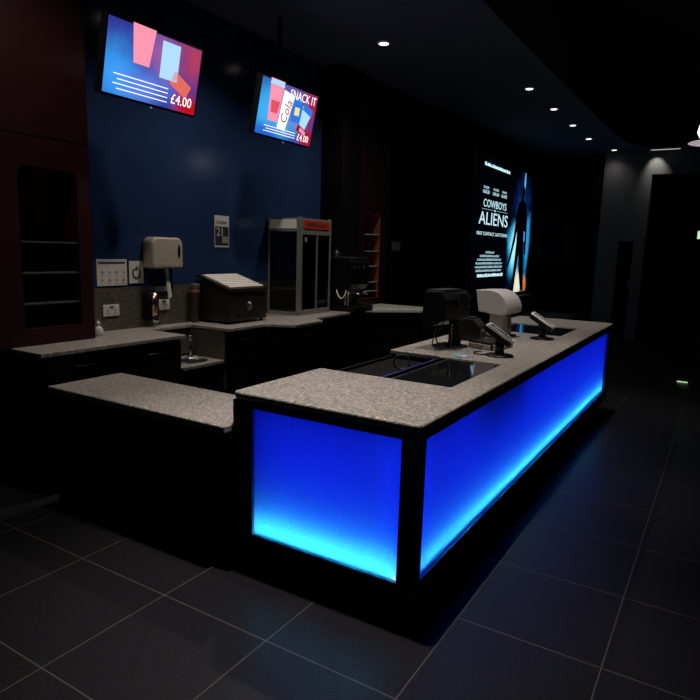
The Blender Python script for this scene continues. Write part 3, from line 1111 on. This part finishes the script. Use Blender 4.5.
E_W = emis('screen_white', (1, 1, 1), 1.2)
E_PINK = emis('screen_pink', (1, .32, .45), 1.0)
E_RED = emis('screen_red', (.75, .02, .04), .9)
E_DRED = emis('screen_dark_red', (.35, .01, .03), .8)
E_BLUE = emis('screen_blue', (.03, .22, .85), .9)
E_YEL = emis('screen_yellow', (.9, .8, .3), 1.)
E_PALE = emis('screen_pale_blue', (.45, .75, 1), 1.)
LAY = [(-.30, .0, .35, .35, (.05, .45, .95), 1), (-.05, -.10, .35, .22, (.10, .45, 1.0), 1), (.05, .10, .22, .25, (.28, .12, .42), .9),
       (.34, .16, .30, .30, (.45, .005, .02), 1), (.34, -.17, .22, .16, (.42, .005, .02), 1), (.20, -.02, .14, .14, (.35, .25, .6), .7),
       (-.25, -.20, .3, .1, (.01, .12, .75), .9)]


def cup(y, z, w0, w1, h, ang=0.):
    c, s = math.cos(ang), math.sin(ang)
    return [(y + a * c - b * s, z + a * s + b * c) for a, b in ((-w0, -h), (w0, -h), (w1, h), (-w1, h))]


def lines(y0, y1, z, n, dz, mt):
    return [('poly', 'small_print', [(y0 + .03 * (k % 2), z - k * dz), (y1, z - k * dz), (y1, z - k * dz + .006), (y0 + .03 * (k % 2), z - k * dz + .006)], mt, .0) for k in range(n)]


adds = [('poly', 'tall_cup', cup(-.20, .07, .065, .095, .17), E_PINK, .0005),
        ('poly', 'cup_lid', cup(-.20, .215, .10, .08, .02), E_PALE, .001),
        ('poly', 'cup_label', cup(-.195, .02, .045, .06, .05), emis('screen_rose', (.9, .1, .15), .9), .0012),
        ('poly', 'white_cup', cup(-.045, .01, .055, .08, .16, -.16), E_W, .0016),
        ('text', 'cup_lettering', 'Cola', .13, -.025, -.10, E_DRED, .85, R(74)),
        ('poly', 'snack_bag', cup(.12, .045, .07, .07, .10), E_BLUE, .001),
        ('poly', 'snack_bag_badge', cup(.12, .04, .035, .035, .035), E_YEL, .0016),
        ('poly', 'popcorn_box', cup(.25, .0, .05, .075, .09, -.3), E_PALE, .001),
        ('poly', 'popcorn_box_top', cup(.28, .08, .075, .07, .03, -.3), E_BLUE, .0016),
        ('poly', 'chocolate_bar', cup(.24, -.115, .085, .085, .03, -.35), E_DRED, .0016),
        ('poly', 'chocolate_wrapper', cup(.245, -.115, .05, .05, .018, -.35), E_PINK, .002),
        ('text', 'headline', 'SNACK IT', .105, -.02, .135, E_W, .86, 0.),
        ('text', 'price', '\u00a34.00', .085, .175, -.20, E_W, .95, 0.)] + lines(-.30, .15, -.150, 3, .022, E_W)
screen('right hanging menu screen, SNACK IT with cups and snacks', 2.46, LAY, (.02, .06, .35), adds)
LAY2 = [(-.30, -.1, .35, .35, (.04, .35, .95), 1), (-.05, -.12, .35, .2, (.12, .25, .9), .9), (.05, .12, .3, .25, (.35, .12, .40), .9),
        (.34, .16, .30, .30, (.5, .05, .10), 1), (.34, -.19, .24, .14, (.5, .005, .01), 1)]
adds = [('poly', 'chocolate_bar', cup(.235, -.05, .09, .09, .05, -.45), emis('screen_orange_red', (.8, .15, .12), 1.), .001),
        ('poly', 'snack_bag', cup(.12, .08, .08, .08, .12), E_PALE, .001),
        ('poly', 'tall_cup', cup(-.12, .12, .065, .095, .12), E_PINK, .001),
        ('text', 'price', '\u00a34.00', .095, .155, -.185, E_W, .95, 0.)] + lines(-.33, .13, -.10, 4, .03, E_W)
screen('left hanging menu screen cut by the top of the picture, price in white', .955, LAY2, (.03, .04, .3), adds)

# ================================================================ film poster light box
px = -2.6
t = thing('poster_lightbox', 'big backlit film poster with white title and dark standing figure', 'poster', (px - .06, 9.1, .80))
py0, py1, pz0, pz1 = 7.30, 10.78, .86, 3.16
bm = bmesh.new()
box(bm, px - .119, px - .004, py0 - .05, py1 + .05, pz0 - .05, pz1 + .05)
obj('case', bm, M_DKPL, t, bevel=.01)
cyy, czz = (py0 + py1) / 2, (pz0 + pz1) / 2
bm = B((px - .004, px, py0, py1, pz0, pz1))
o = obj('backlit_print', bm, None, t) if False else None
bmesh.ops.translate(bm, verts=bm.verts, vec=-Vector((px, cyy, czz)))
me = bpy.data.meshes.new('backlit_print'); bm.to_mesh(me); bm.free()
# positions below are metres from the middle of the print
PL = [(.62, -.35, .60, .85, (.01, .16, .36), .9), (1.05, .1, .80, 1.25, (.002, .02, .12), 1), (1.05, -.1, .68, 1.0, (.006, .11, .42), 1), (.62, -.30, .50, .72, (.05, .50, .80), 1),
      (1.48, -.2, .20, .8, (.02, .34, .70), .9), (.66, -.25, .32, .55, (.45, .95, 1.0), .95), (1.08, .95, .06, .30, (.25, .60, .85), .8),
      (1.00, -.98, .42, .40, (.80, .80, .68), 1), (1.40, -1.05, .26, .28, (.60, .22, .06), .95)]
me.materials.append(picture('film_poster_picture', PL, (.0004, .0006, .002), 1.0, 2.6, .75))
o = bpy.data.objects.new('backlit_print', me); COL.objects.link(o); o.parent = t
o.location = Vector((px, cyy, czz)) - Vector(t.location)
E_T = emis('poster_text', (.60, .90, 1.0), 1.)
E_T2 = emis('poster_small_text', (.42, .66, .75), .7)
E_K = mat('poster_black', (.0005, .0006, .001), .8, spec=0)


def pline(name, y0, y1, z, h, material, x=None, parent=None, step=.055):
    """a line of print too small to read: one strip with the ragged top of words"""
    x = px if x is None else x
    top, y, k = [], y0, 0
    while y < y1 - 1e-4:
        w_ = min(step * random.choice((.6, 1, 1.5, 2.)), y1 - y)
        hh = h * (random.uniform(.8, 1) if k % 2 == 0 else .3)
        top += [(y, z + hh), (y + w_, z + hh)]
        y += w_ if k % 2 == 0 else w_ * .35
        if k % 2:
            top[-1] = (y, z + hh)
        k += 1
    top[-1] = (y1, top[-1][1])
    top = [p for p in top if p[0] <= y1 + 1e-5]
    bm = bmesh.new()
    prism(bm, [(y0, z)] + [(y1, z)] + list(reversed(top)), 'x', x + .0005, x + .003)
    bmesh.ops.triangulate(bm, faces=bm.faces)
    return obj(name, bm, material, parent or t)


def ptext(name, s, y0, y1, z, h, material):
    """a line of lettering stretched between y0 and y1, letters h high"""
    o = lettering(name, s, 1.0, (px + .003, 0, 0), material, t, depth=.001)
    vs = o.data.vertices
    loc = Vector(t.location)
    a0, a1 = min(v.co.y for v in vs), max(v.co.y for v in vs)
    b0, b1 = min(v.co.z for v in vs), max(v.co.z for v in vs)
    for v in vs:
        v.co.y = y0 - loc.y + (v.co.y - a0) / (a1 - a0) * (y1 - y0)
        v.co.z = z - loc.z + (v.co.z - b0) / (b1 - b0) * h
    return o


pline('tagline', 7.78, 9.12, 3.02, .055, E_T)
o = ptext('title', 'COWBOYS', 7.82, 9.03, 2.365, .125, E_T)
o = ptext('title', 'ALIENS', 7.64, 9.16, 2.075, .21, E_T)
ptext('title_ampersand', '&', 8.37, 8.47, 2.31, .035, E_T)
obj('title_rule', B((px, px + .002, 7.75, 8.33, 2.325, 2.332), (px, px + .002, 8.51, 9.12, 2.325, 2.332)), E_T2, t)
ptext('strapline', 'FIRST CONTACT. LAST STAND.', 7.58, 9.2, 1.90, .055, E_T)
for k, (ya, yb) in enumerate(((7.76, 8.08), (8.25, 8.58), (8.72, 9.02))):
    pline('cast_line', ya + .03, yb - .03, 2.66, .04, E_T2)
    pline('cast_line', ya, yb, 2.58, .06, E_T2)
for k in range(6):
    wv = (.22, .5, .62, .68, .70, .66)[k]
    pline('credit_line', 8.30 - wv, 8.30 + wv, 1.60 - k * .062, .036, E_T2)
pline('web_line', 7.72, 9.07, 1.20, .055, E_T)
# plain dark standing figure: one outline with legs apart and an arm hanging down
fig = [(9.62, .88), (9.79, .88), (9.90, 1.30), (9.985, 1.62), (10.05, 1.30), (10.28, .87), (10.47, .87), (10.36, 1.35), (10.28, 1.75), (10.25, 1.95),
       (10.30, 1.78), (10.36, 1.58), (10.45, 1.60), (10.44, 1.95), (10.40, 2.35), (10.30, 2.56), (10.12, 2.64), (10.11, 2.70), (10.15, 2.76), (10.15, 2.84), (10.09, 2.90),
       (10.00, 2.90), (9.95, 2.84), (9.95, 2.76), (9.98, 2.70), (9.97, 2.64), (9.80, 2.57), (9.69, 2.35), (9.60, 1.95), (9.45, 1.62), (9.22, 1.26), (9.26, 1.23),
       (9.50, 1.52), (9.70, 1.85), (9.78, 2.05), (9.80, 1.85), (9.76, 1.55), (9.70, 1.20)]
bm = bmesh.new()
prism(bm, fig, 'x', px + .001, px + .003)
bmesh.ops.triangulate(bm, faces=bm.faces)
obj('figure_silhouette', bm, E_K, t)
bm = bmesh.new(); box(bm, px + .003, px + .004, 10.24, 10.32, 1.85, 2.05)
obj('blue_glint', bm, emis('poster_glint', (.1, .35, 1), .8), t)

# ================================================================ tills and card readers on the island
# rounded pale till display on its stand


def till(name, label, cx, cy, z, rot, shell, w=.42, group='touch screen tills on the island'):
    t = thing(name, label, 'till', (cx, cy, .921), group)
    xf = Matrix.Translation((cx, cy, 0)) @ Matrix.Rotation(rot, 4, 'Z')
    # head: rounded shell towards +X (customers), screen tilted up towards -X (staff)
    prof = [(-.13, z + .00), (-.16, z + .175)]
    for k in range(9):
        a = R(88 - 88 * k / 8)
        prof.append((-.04 + .165 * math.cos(a), z + .02 + .160 * math.sin(a)))
    prof += [(.105, z - .005), (.07, z - .02)]
    bm = bmesh.new(); prism(bm, prof, 'y', -w / 2, w / 2)
    obj('shell', bm, shell, t, bevel=.006, xf=xf)
    bm = bmesh.new()
    prism(bm, [(-.133, z + .01), (-.160, z + .165), (-.166, z + .165), (-.139, z + .01)], 'y', -w / 2 + .02, w / 2 - .02)
    obj('touch_screen', bm, M_DKPL, t, xf=xf)
    obj('shell_seam', B((.02, .127, -w / 2 - .0008, w / 2 + .0008, z + .178, z + .181)), M_DKGR, t, xf=xf) if False else None
    bm = bmesh.new()
    prism(bm, [(-.05, .94), (.07, .94), (.05, z + .02), (-.05, z + .02)], 'y', -.09, .09)
    obj('stand', bm, shell, t, bevel=.006, xf=xf)
    obj('base', B((-.10, .10, -.12, .12, .921, .942)), M_DKGR, t, bevel=.006, xf=xf)
    obj('port_cover', B((.056, .066, .02, .075, .99, 1.10)), mat('port_brown', (.13, .09, .08), .5), t, xf=xf)
    return t


till('touch_till', 'pale grey rounded till standing between the two card readers', -.60, 2.80, 1.13, R(-8), M_MIDGR, w=.28)

# near black till with customer display
t = thing('touch_till', 'black till with a small customer display and dangling cables, left of the pale till', 'till', (-.68, 1.85, .921), 'touch screen tills on the island')
xf = Matrix.Translation((-.67, 2.0, 0)) @ Matrix.Rotation(R(-8), 4, 'Z')
bm = bmesh.new()
prism(bm, [(-.17, 1.12), (-.15, 1.325), (-.02, 1.33), (.03, 1.27), (.02, 1.13), (-.08, 1.08)], 'y', -.19, .17)
obj('shell', bm, M_DKPL, t, bevel=.006, xf=xf)
obj('upper_lip', B((-.15, -.02, -.16, .12, 1.331, 1.338)), M_DKGR, t, bevel=.002, xf=xf)
bm = bmesh.new()
prism(bm, [(-.175, 1.13), (-.155, 1.31), (-.162, 1.312), (-.182, 1.132)], 'y', -.17, .15)
obj('touch_screen', bm, M_DKGR, t, xf=xf)
bm = bmesh.new()
prism(bm, [(.045, 1.215), (.058, 1.22), (.020, 1.318), (.007, 1.313)], 'y', -.045, .115)
d = obj('customer_display', bm, M_DKGR, t, bevel=.003, xf=xf)
bm = bmesh.new()
prism(bm, [(.0565, 1.232), (.0575, 1.232), (.0275, 1.308), (.0265, 1.308)], 'y', -.03, .10)
bmesh.ops.translate(bm, verts=bm.verts, vec=(.0012, 0, 0))
g = obj('display_window', bm, M_DKPL, t, xf=xf); g.parent = d
bm = bmesh.new()
box(bm, -.035, .035, -.035, .035, .94, 1.12)
obj('stand', bm, M_DKPL, t, bevel=.006, xf=xf)
obj('base', B((-.13, .07, -.10, .08, .921, .94)), M_DKPL, t, bevel=.006, xf=xf)
for k, (a, b) in enumerate((((-.69, 1.85, 1.13), (-.66, 1.80, .94)), ((-.73, 1.87, 1.15), (-.72, 1.76, .94)), ((-.65, 1.89, 1.10), (-.62, 1.82, .94)))):
    bm = bmesh.new()
    mid = ((a[0] + b[0]) / 2 - .05 + .03 * k, (a[1] + b[1]) / 2 - .03, 1.00)
    tube(bm, curve_pts([a, mid, b, (b[0] + .05, b[1] + .08, .934)]), .005)
    obj('cable', bm, M_DKGR, t)
# printer beside it
t = thing('receipt_printer', 'black receipt printer between the two tills', 'printer', (-.70, 2.25, .921))
bm = bmesh.new()
prism(bm, [(-.82, .935), (-.62, .935), (-.62, 1.03), (-.68, 1.09), (-.82, 1.10)], 'y', 2.38, 2.55)
obj('body', bm, M_DKPL, t, bevel=.008)
obj('paper_slot', B((-.74, -.69, 2.41, 2.52, 1.092, 1.104)), M_DKGR, t)
obj('base', B((-.81, -.63, 2.39, 2.54, .921, .936)), M_DKPL, t)
obj('badge', B((-.620, -.618, 2.43, 2.48, 1.0, 1.012)), M_MIDGR, t)
# cash tray
t = thing('cash_drawer', 'flat grey cash drawer lying on the worktop between the tills and the card reader', 'cash drawer', (-.50, 2.15, .92))
xf = Matrix.Translation((-.45, 2.20, 0)) @ Matrix.Rotation(R(-14), 4, 'Z')
obj('body', B((-.11, .09, -.15, .13, .921, .962)), M_DKGR, t, bevel=.004, xf=xf)
obj('lid', B((-.105, .085, -.145, .125, .962, .972)), M_DKPL, t, bevel=.003, xf=xf)
obj('drawer_front', B((.09, .098, -.14, .12, .925, .958)), M_MIDGR, t, bevel=.002, xf=xf)
obj('front_panel', B((-.10, .08, -.158, -.15, .925, .958)), M_MIDGR, t, bevel=.002, xf=xf)

# card readers
t = thing('card_reader', 'nearer silver-edged card reader on a black stand, right of the cash drawer', 'card reader', (-.29, 1.86, .92), 'card readers along the island')
xf = Matrix.Translation((-.29, 1.86, .92)) @ Matrix.Rotation(R(-4), 4, 'Z')
bm = bmesh.new(); lathe(bm, (.0, 0, 0), [(.092, 0), (.095, .006), (.085, .012), (.03, .016)], 32)
obj('base', bm, M_DKPL, t, xf=xf)
bm = bmesh.new()
tube(bm, [(0, 0, .01), (0, 0, .06), (-.004, 0, .13)], .030, 16)
obj('stem', bm, M_DKPL, t, xf=xf)
# handset: long body tilted so that its low end points along +X
hx = xf @ Matrix.Translation((.0, .0, .150)) @ Matrix.Rotation(R(30), 4, 'Y') @ Matrix.Rotation(R(-4), 4, 'X')
bm = bmesh.new()
pr = [(-.105, -.034), (-.09, -.040), (.06, -.037), (.095, -.028), (.105, -.012), (.105, .012), (.095, .028), (.06, .037), (-.09, .040), (-.105, .034)]
prism(bm, pr, 'z', -.040, .010)
hs = obj('handset', bm, M_DKPL, t, bevel=.005, xf=hx)
bm = bmesh.new()
outer = pr
inner = [(p[0] * .88, p[1] * .72) for p in pr]
for zz in (.0102, .014):
    pass
O0 = [bm.verts.new((p[0] * 1.03, p[1] * 1.06, -.003)) for p in outer]
O1 = [bm.verts.new((p[0] * 1.0, p[1] * 1.0, .015)) for p in outer]
I1 = [bm.verts.new((p[0], p[1], .015)) for p in inner]
I0 = [bm.verts.new((p[0], p[1], .0105)) for p in inner]
for i in range(len(pr)):
    j = (i + 1) % len(pr)
    bm.faces.new((O0[i], O0[j], O1[j], O1[i])); bm.faces.new((O1[i], O1[j], I1[j], I1[i])); bm.faces.new((I1[i], I1[j], I0[j], I0[i]))
o = obj('silver_rim', bm, mat('silver_plastic', (.92, .90, .90), .25, .1), t, xf=hx); o.parent = hs
o = obj('display', B((-.07, -.015, -.022, .022, .0105, .013)), mat('lcd', (.10, .12, .12), .2), t, xf=hx); o.parent = hs
for r_ in range(4):
    for c_ in range(3):
        o = obj('key', B((.0 + r_ * .019, .013 + r_ * .019, -.020 + c_ * .015, -.009 + c_ * .015, .0105, .0135)), M_DKGR, t, xf=hx); o.parent = hs
copy_thing(t, (.01, 1.07, 0), 'farther silver-edged card reader on a black stand, by the far glass well')
bm = bmesh.new()
tube(bm, curve_pts([(-.36, 1.84, .926), (-.42, 1.80, .925), (-.47, 1.86, .925), (-.45, 1.95, .926)]), .004)
tag(obj('reader_cable', bm, M_DKPL), 'thin black cable lying on the worktop behind the nearer card reader', 'cable')
t = thing('reflection_card', 'small light blue card standing in for a reflection on the worktop by the near glass well', 'card', (-.48, 1.66, .92))
obj('card', B((-.53, -.43, 1.625, 1.69, .921, .926)), mat('reflection_blue', (.25, .62, .85), .25), t, bevel=.001)  # flat blue piece added in place of a reflection on the worktop
obj('white_end', B((-.475, -.455, 1.624, 1.691, .9262, .9272)), mat('reflection_white', (.9, .95, 1.), .3), t)

# ================================================================ lights in the ceilings


def downlight(label, loc, power, angle, strength, group, radius=.045, r=.05, col=(1, .93, .84)):
    x, y, z = loc
    t = thing('ceiling_downlight', label, 'ceiling light', (x, y, z), group)
    bm = bmesh.new()
    n = 24
    A_ = [bm.verts.new((x + r * 1.35 * math.cos(2 * math.pi * k / n), y + r * 1.35 * math.sin(2 * math.pi * k / n), z - .002)) for k in range(n)]
    B_ = [bm.verts.new((x + r * math.cos(2 * math.pi * k / n), y + r * math.sin(2 * math.pi * k / n), z - .010)) for k in range(n)]
    for k in range(n):
        bm.faces.new((A_[k], A_[(k + 1) % n], B_[(k + 1) % n], B_[k]))
    obj('ring', bm, M_STEEL, t)
    bm = bmesh.new(); cyl(bm, (x, y, z - .009), (x, y, z - .004), r * .97)
    obj('lamp', bm, emis('lamp_glow_%g' % strength, col, strength), t)
    if power:
        s = spot('downlight_beam', (0, 0, 0), power, angle, col, 1., radius)
        s.parent = t
        s.location = (0, 0, -.02)
    return t


G = 'downlights in the slate-blue soffit'
for k, (x, y) in enumerate(((-1.35, 5.70), (-1.34, 6.90), (-1.34, 8.11), (-1.34, 9.37), (-1.13, 10.72))):
    which = ('nearest, cut by the top of the picture', 'second nearest', 'third of five, above the poster', 'second farthest', 'farthest, by the grey wall')[k]
    downlight('small bright downlight in the soffit row, ' + which, (x, y, 3.6), 2.5 if k < 4 else 8, 120, 3.5, G, r=.045)
for (x, y, z, p), wh in zip(BACKS, ('the left stretch of back worktop', 'the bay between the two menu screens', 'the glass cabinet and espresso machine')):
    downlight('added unseen soffit downlight above ' + wh, (x, y, z), p, 132, 3., 'added downlights above the back worktop')
for (x, y, z, p), wh in zip(KEYS, ('near end of the island', 'middle of the island by the tills', 'far end of the island')):
    downlight('round downlight high above the ' + wh, (x, y, 4.6), p, 47, 3., 'downlights above the island')

# pendant at the right edge
t = thing('pendant_lamp', 'bright round lamp hanging at the right edge under the high ceiling', 'ceiling light', (.655, 5.75, 3.0))
bm = bmesh.new(); lathe(bm, (.655, 5.75, 2.90), [(.02, 0), (.12, .01), (.145, .06), (.13, .13), (.08, .19), (.02, .215)], 28)
obj('bulb_dome', bm, emis('pendant_glow', (1, .98, .95), 2.2), t)
bm = bmesh.new(); lathe(bm, (.655, 5.75, 2.84), [(.21, 0), (.225, .006), (.21, .014), (.10, .016)], 32)
obj('rim_plate', bm, mat('pale_rim', (.8, .75, .78), .4, emit=(1, .9, .95), es=.35), t)
bm = bmesh.new(); cyl(bm, (.655, 5.75, 3.1), (.655, 5.75, 4.6), .008); cyl(bm, (.655, 5.75, 2.85), (.655, 5.75, 2.91), .02)
obj('suspension_rod', bm, M_DKPL, t)
# wash light over the grey wall
t = thing('wall_washer', 'thin light slot washing the top of the grey wall at far right', 'ceiling light', (-.30, 10.6, 3.55))
bm = B((-.62, .12, 10.72, 10.78, 3.565, 3.598))
obj('housing', bm, M_STEEL, t)
obj('lamp', B((-.50, -.02, 10.725, 10.775, 3.560, 3.565)), emis('slot_glow', (1, .97, .88), .5), t)
s = spot('washer_beam', (0, 0, 0), 16, 70, (1, .95, .8), .8, .03)
s.parent = t
s.location = (-.12, .13, .0)
s.rotation_euler = (Vector((-.40, 10.93, 3.25)) - Vector((-.42, 10.73, 3.55))).to_track_quat('-Z', 'Y').to_euler()
# exit sign and low guide light
t = thing('exit_sign', 'lit green-white exit sign cut by the right edge of the picture', 'sign', (.47, 10.0, 1.9))
obj('box', B((.435, .78, 10.02, 10.06, 1.94, 2.08)), M_DKPL, t)
obj('lit_face', B((.44, .775, 10.013, 10.02, 1.945, 2.075)), emis('exit_green', (.55, 1, .55), .9), t)
bm = bmesh.new(); cyl(bm, (.60, 10.04, 2.08), (.60, 10.04, 4.6), .008)
obj('suspension_rod', bm, M_DKPL, t)
t = thing('floor_marker', 'small glowing guide light on the dark floor at right', 'floor light', (.60, 6.9, 0))
obj('housing', B((.53, .67, 6.86, 6.93, 0, .022)), M_DKPL, t)
obj('lit_face', B((.54, .60, 6.853, 6.86, .004, .018), (.605, .665, 6.853, 6.86, .004, .018)), emis('marker_green', (.6, 1, .5), .8), t)
# dark seating block against the far wall
t = thing('bench', 'low dark bench in the shadows beyond the far end of the island', 'bench', (-1.9, 9.3, 0))
obj('seat', B((-2.55, -1.5, 8.3, 10.6, .0, .46)), mat('dark_upholstery', (.03, .028, .024), .8), t, bevel=.03)
obj('backrest', B((-2.59, -2.43, 8.3, 10.6, .462, .80)), mat('dark_upholstery', (.03, .028, .024), .8), t, bevel=.03)
